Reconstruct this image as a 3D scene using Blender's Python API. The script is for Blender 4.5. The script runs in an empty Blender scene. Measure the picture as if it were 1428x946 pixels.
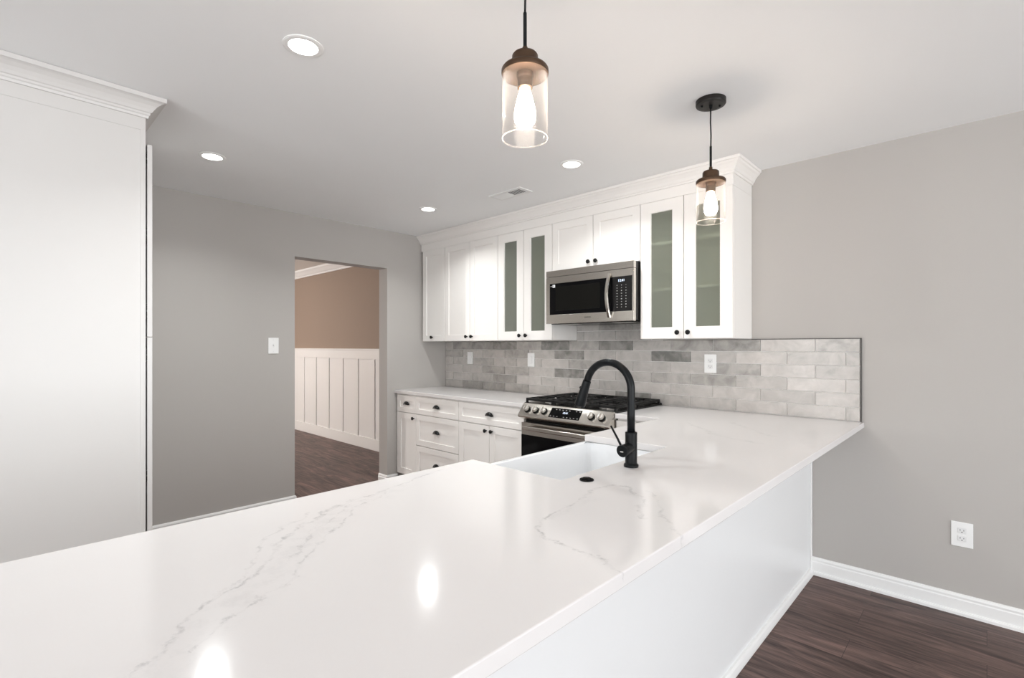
import bpy, bmesh, math, random
from mathutils import Vector, Matrix

S = bpy.context.scene
COL = S.collection

# ------------------------------------------------------------------ camera
HC = 1.3356                      # camera height; camera stands at x=0, y=0
cd = bpy.data.cameras.new('camera'); cam = bpy.data.objects.new('camera', cd); COL.objects.link(cam)
cam.location = (0, 0, HC)
cam.rotation_euler = (math.pi/2, 0, 0.7614)
cd.sensor_width = 36.0; cd.lens = 694.93/1428*36.0
cd.shift_x = 0.0; cd.shift_y = 10.03/1428
cd.clip_start = 0.02
S.camera = cam

# ------------------------------------------------------------------ colour management, world, daylight
S.view_settings.view_transform = 'Standard'; S.view_settings.look = 'None'
S.view_settings.gamma = 1.0; S.view_settings.use_curve_mapping = False
S.view_settings.exposure = 0.05

W = bpy.data.worlds.new('world'); S.world = W; W.use_nodes = True
bg = W.node_tree.nodes['Background']
bg.inputs[0].default_value = (0.84, 0.95, 1.0, 1); bg.inputs[1].default_value = 2.4

def area(name, loc, rot, sx, sy, power, col):
    l = bpy.data.lights.new(name, 'AREA'); l.shape = 'RECTANGLE'; l.size = sx; l.size_y = sy
    l.energy = power; l.color = col
    o = bpy.data.objects.new(name, l); COL.objects.link(o); o.location = loc; o.rotation_euler = rot
    return o
R90 = math.pi/2
# daylight through the big windows in the walls behind and right of the camera
area('window_daylight_rear', (1.2, -3.28, 1.12), (R90, 0, 0), 4.0, 2.05, 66, (1.0, 0.97, 0.98))
area('aisle_fill_rear', (-2.12, -3.28, 1.08), (R90, 0, 0), 1.0, 1.95, 26, (1.0, 0.98, 0.97))  # fill from an added, unseen glazed door; lifts base cabinets and far ceiling
area('window_daylight_right', (3.58, 0.9, 1.25), (R90, 0, R90), 4.0, 1.85, 84, (0.99, 0.985, 1.0))
CAN_POWER = 7.8
BULB_STRENGTH = 88.0
DINING_POWER = 460
DINING_COLOR = (1.0, 0.97, 0.94)

# ------------------------------------------------------------------ materials
def new_mat(name):
    m = bpy.data.materials.new(name); m.use_nodes = True
    nt = m.node_tree
    return m, nt, nt.nodes['Principled BSDF']
def pmat(name, col, rough=0.5, metal=0.0, bump=0.0, bscale=300, var=0.0, vscale=3.0, coat=0.0, spec=0.5):
    m, nt, b = new_mat(name); N = nt.nodes; L = nt.links
    b.inputs['Base Color'].default_value = (*col, 1); b.inputs['Roughness'].default_value = rough
    b.inputs['Metallic'].default_value = metal
    b.inputs['Coat Weight'].default_value = coat
    b.inputs['Specular IOR Level'].default_value = spec
    tc = N.new('ShaderNodeTexCoord')
    n = N.new('ShaderNodeTexNoise'); n.inputs['Scale'].default_value = vscale; n.inputs['Detail'].default_value = 4
    L.new(tc.outputs['Object'], n.inputs['Vector'])
    v = max(var, 0.01)
    mx = N.new('ShaderNodeMix'); mx.data_type = 'RGBA'
    mx.inputs[6].default_value = (*[c*(1-v) for c in col], 1)
    mx.inputs[7].default_value = (*[min(1, c*(1+v)) for c in col], 1)
    L.new(n.outputs['Fac'], mx.inputs[0]); L.new(mx.outputs[2], b.inputs['Base Color'])
    if bump:
        n2 = N.new('ShaderNodeTexNoise'); n2.inputs['Scale'].default_value = bscale; n2.inputs['Detail'].default_value = 2
        L.new(tc.outputs['Object'], n2.inputs['Vector'])
        bp = N.new('ShaderNodeBump'); bp.inputs['Strength'].default_value = bump; bp.inputs['Distance'].default_value = 0.002
        L.new(n2.outputs['Fac'], bp.inputs['Height']); L.new(bp.outputs['Normal'], b.inputs['Normal'])
    return m
def emat(name, col, strength):
    m = bpy.data.materials.new(name); m.use_nodes = True; nt = m.node_tree
    nt.nodes.remove(nt.nodes['Principled BSDF'])
    e = nt.nodes.new('ShaderNodeEmission'); e.inputs[0].default_value = (*col, 1); e.inputs[1].default_value = strength
    nt.links.new(e.outputs[0], nt.nodes['Material Output'].inputs[0]); return m

M = {}
M['wall'] = pmat('wall_paint_greige', (0.455, 0.432, 0.410), 0.75, bump=0.06, bscale=220)
M['wall_dining'] = pmat('wall_paint_tan', (0.315, 0.240, 0.190), 0.75, bump=0.06, bscale=220)
M['ceiling'] = pmat('ceiling_paint', (0.88, 0.885, 0.885), 0.85, bump=0.05, bscale=180)
M['ceiling_dining'] = pmat('ceiling_paint_dining', (0.80, 0.77, 0.73), 0.85)
M['trim'] = pmat('white_trim_paint', (0.84, 0.835, 0.825), 0.35)
M['cab'] = pmat('cabinet_white_paint', (0.87, 0.845, 0.815), 0.32)
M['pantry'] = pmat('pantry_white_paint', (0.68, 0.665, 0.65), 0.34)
M['cab_in'] = pmat('cabinet_interior', (0.80, 0.76, 0.68), 0.5)
M['panel'] = pmat('peninsula_white_panel', (0.83, 0.835, 0.84), 0.35)
M['black'] = pmat('matte_black_metal', (0.0045, 0.0055, 0.0065), 0.30, spec=0.20)
M['knob'] = pmat('black_hardware', (0.005, 0.005, 0.005), 0.36, spec=0.25)
M['castiron'] = pmat('cast_iron', (0.008, 0.008, 0.008), 0.5, bump=0.15, bscale=500, spec=0.25)
M['bglass'] = pmat('black_glass', (0.003, 0.003, 0.0035), 0.06, spec=0.16)
M['bpanel'] = pmat('black_control_panel', (0.010, 0.0095, 0.0095), 0.2, spec=0.22)
M['enamel'] = pmat('black_enamel', (0.006, 0.006, 0.006), 0.25, spec=0.3)
M['dark'] = pmat('painted_shade', (0.02, 0.02, 0.02), 0.8)  # near-black for painted shade in the pantry door gap and vent duct
M['plastic'] = pmat('white_plastic', (0.86, 0.86, 0.85), 0.3)
M['plastic_face'] = pmat('white_plastic_insert', (0.78, 0.78, 0.775), 0.3)
M['slot'] = pmat('outlet_slot', (0.03, 0.03, 0.03), 0.6)
M['sink'] = pmat('white_fireclay', (0.88, 0.895, 0.91), 0.12, coat=0.4)
M['bronze'] = pmat('oil_rubbed_bronze', (0.085, 0.050, 0.030), 0.40, metal=0.75, var=0.15, vscale=40)
M['canopy'] = pmat('dark_bronze_canopy', (0.012, 0.010, 0.009), 0.38, spec=0.3)
M['alu'] = pmat('burner_aluminium', (0.62, 0.60, 0.57), 0.35, metal=0.9)
M['vent'] = pmat('vent_white_enamel', (0.80, 0.80, 0.79), 0.4)
M['grout'] = pmat('grout', (0.90, 0.885, 0.86), 0.8)
M['edge_trim'] = pmat('dark_edge_trim', (0.08, 0.075, 0.07), 0.4, metal=0.6)
M['drain'] = pmat('drain_steel', (0.5, 0.5, 0.5), 0.25, metal=1.0)
M['label_grey'] = pmat('key_print', (0.50, 0.49, 0.47), 0.5)
M['logo'] = pmat('logo_print', (0.05, 0.045, 0.04), 0.4)
M['sticker'] = pmat('sticker_paper', (0.85, 0.85, 0.85), 0.5)
M['bulb'] = emat('bulb_glow', (1.0, 0.84, 0.70), BULB_STRENGTH)
M['can'] = emat('downlight_lens', (1.0, 0.97, 0.93), 11.0)
M['display'] = emat('clock_display', (0.75, 0.85, 1.0), 2.2)

def steel():
    m, nt, b = new_mat('brushed_stainless'); N = nt.nodes; L = nt.links
    b.inputs['Metallic'].default_value = 1.0; b.inputs['Roughness'].default_value = 0.22
    tc = N.new('ShaderNodeTexCoord'); mp = N.new('ShaderNodeMapping'); mp.inputs['Scale'].default_value = (3, 3, 700)
    n = N.new('ShaderNodeTexNoise'); n.inputs['Scale'].default_value = 1.0; n.inputs['Detail'].default_value = 3
    L.new(tc.outputs['Object'], mp.inputs[0]); L.new(mp.outputs[0], n.inputs['Vector'])
    r = N.new('ShaderNodeValToRGB'); r.color_ramp.elements[0].color = (0.52, 0.49, 0.45, 1); r.color_ramp.elements[1].color = (0.70, 0.665, 0.615, 1)
    L.new(n.outputs['Fac'], r.inputs[0]); L.new(r.outputs[0], b.inputs['Base Color'])
    bp = N.new('ShaderNodeBump'); bp.inputs['Strength'].default_value = 0.04; bp.inputs['Distance'].default_value = 0.001
    L.new(n.outputs['Fac'], bp.inputs['Height']); L.new(bp.outputs[0], b.inputs['Normal'])
    b.inputs['Anisotropic'].default_value = 0.5
    return m
M['steel'] = steel()

def clear_glass(name='window_glass', haze=0.0):
    m = bpy.data.materials.new(name); m.use_nodes = True; nt = m.node_tree; N = nt.nodes; L = nt.links
    N.remove(N['Principled BSDF'])
    t = N.new('ShaderNodeBsdfTransparent'); t.inputs[0].default_value = (0.975, 0.97, 0.965, 1)
    g = N.new('ShaderNodeBsdfGlossy'); g.inputs['Roughness'].default_value = 0.06; g.inputs[0].default_value = (1, 1, 1, 1)
    lw = N.new('ShaderNodeLayerWeight'); pw = N.new('ShaderNodeMath'); pw.operation = 'POWER'; pw.inputs[1].default_value = 4.0
    L.new(lw.outputs['Facing'], pw.inputs[0]); ma = N.new('ShaderNodeMath'); ma.operation = 'MULTIPLY_ADD'; ma.inputs[1].default_value = 0.55; ma.inputs[2].default_value = 0.004
    L.new(pw.outputs[0], ma.inputs[0])
    mx = N.new('ShaderNodeMixShader'); L.new(ma.outputs[0], mx.inputs[0]); L.new(t.outputs[0], mx.inputs[1]); L.new(g.outputs[0], mx.inputs[2])
    tr = N.new('ShaderNodeBsdfTranslucent'); tr.inputs[0].default_value = (0.95, 0.93, 0.90, 1)
    hz = N.new('ShaderNodeMath'); hz.operation = 'MULTIPLY_ADD'; hz.inputs[1].default_value = haze; hz.inputs[2].default_value = haze*0.10; L.new(pw.outputs[0], hz.inputs[0])
    m2 = N.new('ShaderNodeMixShader'); L.new(hz.outputs[0], m2.inputs[0]); L.new(mx.outputs[0], m2.inputs[1]); L.new(tr.outputs[0], m2.inputs[2])
    L.new(m2.outputs[0], N['Material Output'].inputs[0]); return m
M['glass_lamp'] = clear_glass('clear_glass_lamp_shade', 0.030)
M['glass_rim'] = clear_glass('whitened_glass_rim', 0.6)  # rim whitened to imitate bulb light scattered along the glass edge
M['glass'] = clear_glass()

def frosted():
    m = bpy.data.materials.new('frosted_glass'); m.use_nodes = True; nt = m.node_tree; N = nt.nodes; L = nt.links
    N.remove(N['Principled BSDF'])
    t = N.new('ShaderNodeBsdfTransparent'); t.inputs[0].default_value = (0.90, 0.945, 0.90, 1)
    tr = N.new('ShaderNodeBsdfTranslucent'); tr.inputs[0].default_value = (0.90, 0.92, 0.82, 1)
    d = N.new('ShaderNodeBsdfDiffuse'); d.inputs[0].default_value = (0.50, 0.51, 0.445, 1)
    g = N.new('ShaderNodeBsdfGlossy'); g.inputs['Roughness'].default_value = 0.16
    a = N.new('ShaderNodeMixShader'); a.inputs[0].default_value = 0.5; L.new(tr.outputs[0], a.inputs[1]); L.new(d.outputs[0], a.inputs[2])
    b = N.new('ShaderNodeMixShader'); b.inputs[0].default_value = 0.34; L.new(t.outputs[0], b.inputs[1]); L.new(a.outputs[0], b.inputs[2])
    f = N.new('ShaderNodeFresnel'); f.inputs['IOR'].default_value = 1.45
    c = N.new('ShaderNodeMixShader'); L.new(f.outputs[0], c.inputs[0]); L.new(b.outputs[0], c.inputs[1]); L.new(g.outputs[0], c.inputs[2])
    L.new(c.outputs[0], N['Material Output'].inputs[0]); return m
M['frost'] = frosted()

def wood_floor():
    m, nt, b = new_mat('dark_wood_planks'); N = nt.nodes; L = nt.links
    tc = N.new('ShaderNodeTexCoord')
    br = N.new('ShaderNodeTexBrick'); br.offset = 0.37; br.inputs['Scale'].default_value = 1.0
    br.inputs['Brick Width'].default_value = 1.22; br.inputs['Row Height'].default_value = 0.18
    br.inputs['Mortar Size'].default_value = 0.0012; br.inputs['Mortar Smooth'].default_value = 0.3
    br.inputs['Color1'].default_value = (0, 0, 0, 1); br.inputs['Color2'].default_value = (1, 1, 1, 1); br.inputs['Mortar'].default_value = (0.5, 0.5, 0.5, 1)
    L.new(tc.outputs['Object'], br.inputs['Vector'])
    # grain, shifted plank by plank
    ad = N.new('ShaderNodeVectorMath'); ad.operation = 'MULTIPLY_ADD'
    ad.inputs[1].default_value = (7.3, 3.1, 1.7); L.new(br.outputs['Color'], ad.inputs[0]); L.new(tc.outputs['Object'], ad.inputs[2])
    mp = N.new('ShaderNodeMapping'); mp.inputs['Scale'].default_value = (1.3, 12, 1); L.new(ad.outputs[0], mp.inputs[0])
    n = N.new('ShaderNodeTexNoise'); n.inputs['Scale'].default_value = 1.7; n.inputs['Detail'].default_value = 9; n.inputs['Roughness'].default_value = 0.66; n.inputs['Distortion'].default_value = 1.1
    L.new(mp.outputs[0], n.inputs['Vector'])
    mp2 = N.new('ShaderNodeMapping'); mp2.inputs['Scale'].default_value = (6, 120, 1); L.new(ad.outputs[0], mp2.inputs[0])
    n2 = N.new('ShaderNodeTexNoise'); n2.inputs['Scale'].default_value = 1.0; n2.inputs['Detail'].default_value = 4; L.new(mp2.outputs[0], n2.inputs['Vector'])
    mix = N.new('ShaderNodeMath'); mix.operation = 'MULTIPLY_ADD'; mix.inputs[1].default_value = 0.34; L.new(n2.outputs['Fac'], mix.inputs[0]); L.new(n.outputs['Fac'], mix.inputs[2])
    r = N.new('ShaderNodeValToRGB'); e = r.color_ramp.elements
    e[0].position = 0.50; e[0].color = (0.036, 0.021, 0.018, 1); e[1].position = 0.86; e[1].color = (0.228, 0.140, 0.120, 1)
    k = e.new(0.66); k.color = (0.108, 0.068, 0.059, 1)
    L.new(mix.outputs[0], r.inputs[0])
    hs = N.new('ShaderNodeHueSaturation'); L.new(r.outputs[0], hs.inputs['Color'])
    mr = N.new('ShaderNodeMapRange'); mr.inputs['To Min'].default_value = 0.90; mr.inputs['To Max'].default_value = 1.14
    L.new(br.outputs['Color'], mr.inputs['Value']); L.new(mr.outputs[0], hs.inputs['Value'])
    dk = N.new('ShaderNodeMix'); dk.data_type = 'RGBA'; L.new(br.outputs['Fac'], dk.inputs[0]); L.new(hs.outputs[0], dk.inputs[6]); dk.inputs[7].default_value = (0.04, 0.026, 0.022, 1)
    L.new(dk.outputs[2], b.inputs['Base Color'])
    b.inputs['Roughness'].default_value = 0.46; b.inputs['Specular IOR Level'].default_value = 0.32
    bp = N.new('ShaderNodeBump'); bp.inputs['Strength'].default_value = 0.12; bp.inputs['Distance'].default_value = 0.002
    L.new(mix.outputs[0], bp.inputs['Height']); L.new(bp.outputs[0], b.inputs['Normal'])
    return m
M['floor'] = wood_floor()

def quartz(name, polylines):
    """white quartz with soft grey veins that follow the given polylines (object x, y)"""
    m, nt, b = new_mat(name); N = nt.nodes; L = nt.links
    tc = N.new('ShaderNodeTexCoord')
    def noise(scale, detail, rough=0.5):
        n = N.new('ShaderNodeTexNoise'); n.inputs['Scale'].default_value = scale; n.inputs['Detail'].default_value = detail
        n.inputs['Roughness'].default_value = rough; L.new(tc.outputs['Object'], n.inputs['Vector']); return n
    def math_(op, a, bb=None, clamp=False):
        x = N.new('ShaderNodeMath'); x.operation = op; x.use_clamp = clamp
        for i, q in enumerate((a, bb)):
            if q is None: continue
            if isinstance(q, (int, float)): x.inputs[i].default_value = q
            else: L.new(q, x.inputs[i])
        return x.outputs[0]
    def vm(op, a, bb=None, out=0):
        x = N.new('ShaderNodeVectorMath'); x.operation = op
        for i, q in enumerate((a, bb)):
            if q is None: continue
            if isinstance(q, tuple): x.inputs[i].default_value = q
            else: L.new(q, x.inputs[i])
        return x.outputs[out]
    flat = vm('MULTIPLY', tc.outputs['Object'], (1, 1, 0))
    n1 = noise(7, 3); n2 = noise(38, 5, 0.70)
    w1 = vm('MULTIPLY', vm('SUBTRACT', n1.outputs['Color'], (0.5, 0.5, 0.5)), (0.10, 0.10, 0))
    w2 = vm('MULTIPLY', vm('SUBTRACT', n2.outputs['Color'], (0.5, 0.5, 0.5)), (0.046, 0.046, 0))
    P = vm('ADD', vm('ADD', flat, w1), w2)
    total = None
    for pts, width, strength in polylines:
        dmin = None
        for (ax, ay), (bx, by) in zip(pts, pts[1:]):
            A = (ax, ay, 0.0); AB = (bx-ax, by-ay, 0.0); l2 = AB[0]**2 + AB[1]**2
            PA = vm('SUBTRACT', P, A)
            t = math_('MULTIPLY', vm('DOT_PRODUCT', PA, AB, 1), 1.0/l2, True)
            sc = N.new('ShaderNodeVectorMath'); sc.operation = 'SCALE'; sc.inputs[0].default_value = AB; L.new(t, sc.inputs['Scale'])
            d = vm('LENGTH', vm('SUBTRACT', PA, sc.outputs[0]), None, 1)
            dmin = d if dmin is None else math_('MINIMUM', dmin, d)
        mr = N.new('ShaderNodeMapRange'); mr.interpolation_type = 'SMOOTHSTEP'
        mr.inputs['From Min'].default_value = 0.0; mr.inputs['From Max'].default_value = width
        mr.inputs['To Min'].default_value = strength; mr.inputs['To Max'].default_value = 0.0
        L.new(dmin, mr.inputs['Value'])
        total = mr.outputs[0] if total is None else math_('MAXIMUM', total, mr.outputs[0])
    nb = noise(26, 5, 0.72)
    brk = N.new('ShaderNodeMapRange'); brk.inputs['From Min'].default_value = 0.46; brk.inputs['From Max'].default_value = 0.66
    brk.inputs['To Min'].default_value = 0.12; brk.inputs['To Max'].default_value = 1.0; L.new(nb.outputs['Fac'], brk.inputs['Value'])
    fac = math_('MULTIPLY', total, brk.outputs[0], True)
    cl = noise(2.2, 3)
    base = N.new('ShaderNodeMix'); base.data_type = 'RGBA'; base.inputs[6].default_value = (0.735, 0.712, 0.705, 1); base.inputs[7].default_value = (0.775, 0.752, 0.745, 1)
    L.new(cl.outputs['Fac'], base.inputs[0])
    mx = N.new('ShaderNodeMix'); mx.data_type = 'RGBA'; L.new(fac, mx.inputs[0]); L.new(base.outputs[2], mx.inputs[6]); mx.inputs[7].default_value = (0.26, 0.255, 0.265, 1)
    L.new(mx.outputs[2], b.inputs['Base Color'])
    b.inputs['Roughness'].default_value = 0.115
    b.inputs['Specular IOR Level'].default_value = 0.45
    return m
VEINS = [
    ([(-0.80, 0.13), (-0.878, 0.208), (-0.94, 0.265), (-1.022, 0.366), (-1.131, 0.466), (-1.218, 0.583), (-1.27, 0.72), (-1.31, 0.90), (-1.345, 1.06)], 0.0095, 0.56),
    ([(-0.80, 0.19), (-0.855, 0.285), (-0.916, 0.372), (-1.01, 0.46), (-1.10, 0.56), (-1.20, 0.66), (-1.26, 0.80)], 0.007, 0.55),
    ([(-0.93, 0.245), (-1.03, 0.335), (-1.16, 0.44), (-1.245, 0.56)], 0.006, 0.34),
    ([(-0.99, 0.40), (-1.13, 0.53), (-1.235, 0.67), (-1.30, 0.84)], 0.006, 0.38),
    ([(-0.80, 0.16), (-0.90, 0.30), (-1.02, 0.42), (-1.20, 0.62), (-1.29, 0.86)], 0.075, 0.12),
    ([(-0.79, 0.93), (-0.795, 1.04), (-0.80, 1.12), (-0.845, 1.22), (-0.835, 1.30), (-0.77, 1.31), (-0.69, 1.22), (-0.60, 1.11)], 0.0095, 0.50),
    ([(-0.77, 0.95), (-0.775, 1.05), (-0.79, 1.15)], 0.030, 0.12),
    ([(-0.785, 0.925), (-0.771, 0.904), (-0.712, 0.866), (-0.624, 0.841), (-0.546, 0.829), (-0.485, 0.822)], 0.0085, 0.55),
    ([(-0.71, 1.31), (-0.66, 1.25), (-0.60, 1.173), (-0.49, 1.06)], 0.008, 0.34),
    ([(-1.188, 2.654), (-0.927, 2.384), (-0.705, 2.285)], 0.025, 0.24),
    ([(-1.017, 2.817), (-0.713, 2.511)], 0.025, 0.20),
]
M['quartz'] = quartz('white_veined_quartz', VEINS)
M['quartz_back'] = quartz('white_quartz', [([(-3.9, 2.9), (-3.2, 3.2)], 0.02, 0.2)])

def tile_mat():
    m, nt, b = new_mat('glazed_grey_tile'); N = nt.nodes; L = nt.links
    at = N.new('ShaderNodeAttribute'); at.attribute_name = 'tile_shade'
    tc = N.new('ShaderNodeTexCoord')
    off = N.new('ShaderNodeVectorMath'); off.operation = 'MULTIPLY_ADD'
    off.inputs[1].default_value = (13.7, 5.1, 9.3); L.new(at.outputs['Color'], off.inputs[0]); L.new(tc.outputs['Object'], off.inputs[2])
    n = N.new('ShaderNodeTexNoise'); n.inputs['Scale'].default_value = 11; n.inputs['Detail'].default_value = 7; n.inputs['Roughness'].default_value = 0.6; n.inputs['Distortion'].default_value = 0.8
    L.new(off.outputs[0], n.inputs['Vector'])
    mr = N.new('ShaderNodeMapRange'); mr.inputs['From Min'].default_value = 0.3; mr.inputs['From Max'].default_value = 0.7
    mr.inputs['To Min'].default_value = -0.20; mr.inputs['To Max'].default_value = 0.20; L.new(n.outputs['Fac'], mr.inputs['Value'])
    ad = N.new('ShaderNodeMath'); ad.operation = 'ADD'; ad.use_clamp = True; L.new(at.outputs['Fac'], ad.inputs[0]); L.new(mr.outputs[0], ad.inputs[1])
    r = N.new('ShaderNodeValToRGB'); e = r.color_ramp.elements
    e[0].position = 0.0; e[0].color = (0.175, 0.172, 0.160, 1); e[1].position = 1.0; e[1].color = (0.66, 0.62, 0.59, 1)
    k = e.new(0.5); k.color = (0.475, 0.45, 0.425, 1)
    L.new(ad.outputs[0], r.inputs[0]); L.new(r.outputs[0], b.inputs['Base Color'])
    b.inputs['Roughness'].default_value = 0.22
    bp = N.new('ShaderNodeBump'); bp.inputs['Strength'].default_value = 0.15; bp.inputs['Distance'].default_value = 0.004
    n2 = N.new('ShaderNodeTexNoise'); n2.inputs['Scale'].default_value = 9; L.new(off.outputs[0], n2.inputs['Vector'])
    L.new(n2.outputs['Fac'], bp.inputs['Height']); L.new(bp.outputs[0], b.inputs['Normal'])
    return m
M['tile'] = tile_mat()

# ------------------------------------------------------------------ mesh helpers
ORIGIN = {}
class MB:
    """collects shapes in world coordinates; build() links them as ONE mesh object"""
    def __init__(s): s.v = []; s.f = []; s.s = []; s.attr = []; s.cur = 0.0
    def add(s, vs, fs, smooth=False, mtx=None):
        b = len(s.v)
        for p in vs:
            p = Vector(p)
            if mtx is not None: p = mtx @ p
            s.v.append(p)
        for f in fs: s.f.append([i+b for i in f]); s.s.append(smooth); s.attr.append(s.cur)
        return s
    def box(s, x0, x1, y0, y1, z0, z1, bev=0.0, seg=2, mtx=None):
        x0, x1 = min(x0, x1), max(x0, x1); y0, y1 = min(y0, y1), max(y0, y1); z0, z1 = min(z0, z1), max(z0, z1)
        if bev <= 0:
            vs = [(x0,y0,z0),(x1,y0,z0),(x1,y1,z0),(x0,y1,z0),(x0,y0,z1),(x1,y0,z1),(x1,y1,z1),(x0,y1,z1)]
            return s.add(vs, [(0,3,2,1),(4,5,6,7),(0,1,5,4),(1,2,6,5),(2,3,7,6),(3,0,4,7)], False, mtx)
        bm = bmesh.new(); bmesh.ops.create_cube(bm, size=1)
        for q in bm.verts: q.co = Vector(((x0+x1)/2+q.co.x*(x1-x0), (y0+y1)/2+q.co.y*(y1-y0), (z0+z1)/2+q.co.z*(z1-z0)))
        bmesh.ops.bevel(bm, geom=bm.edges[:], offset=bev, segments=seg, affect='EDGES', profile=0.5)
        return s.bm(bm, False, mtx)
    def bm(s, bm, smooth=False, mtx=None):
        bm.verts.index_update(); bm.verts.ensure_lookup_table()
        s.add([q.co.copy() for q in bm.verts], [[q.index for q in f.verts] for f in bm.faces], smooth, mtx); bm.free(); return s
    def lathe(s, prof, mtx=None, n=40, smooth=True, close=False):
        """prof: (r, z) from bottom to top, about local z"""
        vs = []; fs = []; m = len(prof)
        for r, z in prof:
            for k in range(n):
                a = 2*math.pi*k/n; vs.append((r*math.cos(a), r*math.sin(a), z))
        rng = range(m if close else m-1)
        for i in rng:
            j = (i+1) % m
            for k in range(n):
                k2 = (k+1) % n; fs.append((i*n+k, i*n+k2, j*n+k2, j*n+k))
        s.add(vs, fs, smooth, mtx)
        if not close:
            b = len(s.v)-len(vs)
            if prof[0][0] > 1e-6: s.f.append([b+k for k in range(n)][::-1]); s.s.append(False); s.attr.append(s.cur)
            if prof[-1][0] > 1e-6: s.f.append([b+(m-1)*n+k for k in range(n)]); s.s.append(False); s.attr.append(s.cur)
        return s
    def cyl(s, p, q, r, r2=None, n=24, bev=0.0):
        p = Vector(p); q = Vector(q); d = q-p; l = d.length
        mt = Matrix.Translation(p) @ d.to_track_quat('Z', 'Y').to_matrix().to_4x4()
        r2 = r if r2 is None else r2
        if bev: prof = [(r-bev, 0), (r, bev), (r2, l-bev), (r2-bev, l)]
        else: prof = [(r, 0), (r2, l)]
        # split profile so that rims stay crisp
        for a, b in zip(prof, prof[1:]): s.lathe_open([a, b], mt, n)
        k = len(s.v)
        for rr, z, rev in ((prof[0][0], 0, True), (prof[-1][0], l, False)):
            ring = [mt @ Vector((rr*math.cos(2*math.pi*i/n), rr*math.sin(2*math.pi*i/n), z)) for i in range(n)]
            b0 = len(s.v); s.v += ring; idx = [b0+i for i in range(n)]
            s.f.append(idx[::-1] if rev else idx); s.s.append(False); s.attr.append(s.cur)
        return s
    def lathe_open(s, prof, mt, n):
        vs = []; fs = []
        for r, z in prof:
            for k in range(n):
                a = 2*math.pi*k/n; vs.append((r*math.cos(a), r*math.sin(a), z))
        for i in range(len(prof)-1):
            for k in range(n):
                k2 = (k+1) % n; fs.append((i*n+k, i*n+k2, (i+1)*n+k2, (i+1)*n+k))
        return s.add(vs, fs, True, mt)
    def turned(s, prof, mtx=None, n=40, cap=True):
        """crisp lathe: every profile segment has its own rings"""
        mt = mtx if mtx is not None else Matrix()
        for a, b in zip(prof, prof[1:]): s.lathe_open([a, b], mt, n)
        if cap:
            for (r, z), rev in ((prof[0], True), (prof[-1], False)):
                if r > 1e-6:
                    b0 = len(s.v); s.v += [mt @ Vector((r*math.cos(2*math.pi*i/n), r*math.sin(2*math.pi*i/n), z)) for i in range(n)]
                    idx = [b0+i for i in range(n)]; s.f.append(idx[::-1] if rev else idx); s.s.append(False); s.attr.append(s.cur)
        return s
    def tube(s, pts, rad, n=20, cap=True):
        pts = [Vector(p) for p in pts]; m = len(pts)
        rad = rad if isinstance(rad, (list, tuple)) else [rad]*m
        t0 = (pts[1]-pts[0]).normalized(); ref = Vector((0, 1, 0)) if abs(t0.y) < 0.9 else Vector((1, 0, 0))
        u = t0.cross(ref).normalized(); vs = []; fs = []
        for i, p in enumerate(pts):
            t = (pts[min(i+1, m-1)]-pts[max(i-1, 0)]).normalized()
            u = (u - t*u.dot(t)).normalized(); w = t.cross(u)
            for k in range(n):
                a = 2*math.pi*k/n; vs.append(p + (u*math.cos(a)+w*math.sin(a))*rad[i])
        for i in range(m-1):
            for k in range(n):
                k2 = (k+1) % n; fs.append((i*n+k, i*n+k2, (i+1)*n+k2, (i+1)*n+k))
        s.add(vs, fs, True)
        if cap:
            b = len(s.v)-len(vs)
            s.f.append([b+k for k in range(n)][::-1]); s.s.append(False); s.attr.append(s.cur)
            s.f.append([b+(m-1)*n+k for k in range(n)]); s.s.append(False); s.attr.append(s.cur)
        return s
    def prism(s, poly, z0, z1, bev=0.0):
        """extrude an xy polygon (counter-clockwise) from z0 to z1"""
        bm = bmesh.new(); vs = [bm.verts.new((x, y, z0)) for x, y in poly]; f = bm.faces.new(vs)
        r = bmesh.ops.extrude_face_region(bm, geom=[f])
        bmesh.ops.translate(bm, verts=[g for g in r['geom'] if isinstance(g, bmesh.types.BMVert)], vec=(0, 0, z1-z0))
        bmesh.ops.recalc_face_normals(bm, faces=bm.faces[:])
        if bev: bmesh.ops.bevel(bm, geom=[e for e in bm.edges if len(e.link_faces) == 2 and e.calc_face_angle(0) > 0.5], offset=bev, segments=2, affect='EDGES', profile=0.5)
        return s.bm(bm)
    def extrude(s, poly, axis, a, b, mtx=None):
        """extrude a 2-D outline along 'x' or 'y': poly pairs are (y, z) or (x, z)"""
        if axis == 'x': f = lambda p, t: (t, p[0], p[1])
        else: f = lambda p, t: (p[0], t, p[1])
        n = len(poly); vs = [f(p, a) for p in poly]+[f(p, b) for p in poly]
        fs = [[i, (i+1) % n, n+(i+1) % n, n+i] for i in range(n)]+[list(range(n))[::-1], list(range(n, 2*n))]
        return s.add(vs, fs, False, mtx)
    def sweep(s, path, prof):
        """mitred moulding: path = xy points, outward side on the RIGHT of travel; prof = (out, z) closed outline"""
        P = [Vector(p) for p in path]; m = len(P); off = []
        for i in range(m):
            d1 = (P[i]-P[i-1]).normalized() if i > 0 else None
            d2 = (P[i+1]-P[i]).normalized() if i < m-1 else None
            nrm = lambda d: Vector((d.y, -d.x))
            if d1 is None: o = nrm(d2)
            elif d2 is None: o = nrm(d1)
            else:
                a, b = nrm(d1), nrm(d2); h = (a+b).normalized(); o = h/max(0.2, h.dot(a))
            off.append(o)
        n = len(prof); vs = []; fs = []
        for i in range(m):
            for o, z in prof: vs.append((P[i].x+off[i].x*o, P[i].y+off[i].y*o, z))
        for i in range(m-1):
            for k in range(n): fs.append((i*n+k, i*n+(k+1) % n, (i+1)*n+(k+1) % n, (i+1)*n+k))
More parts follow.
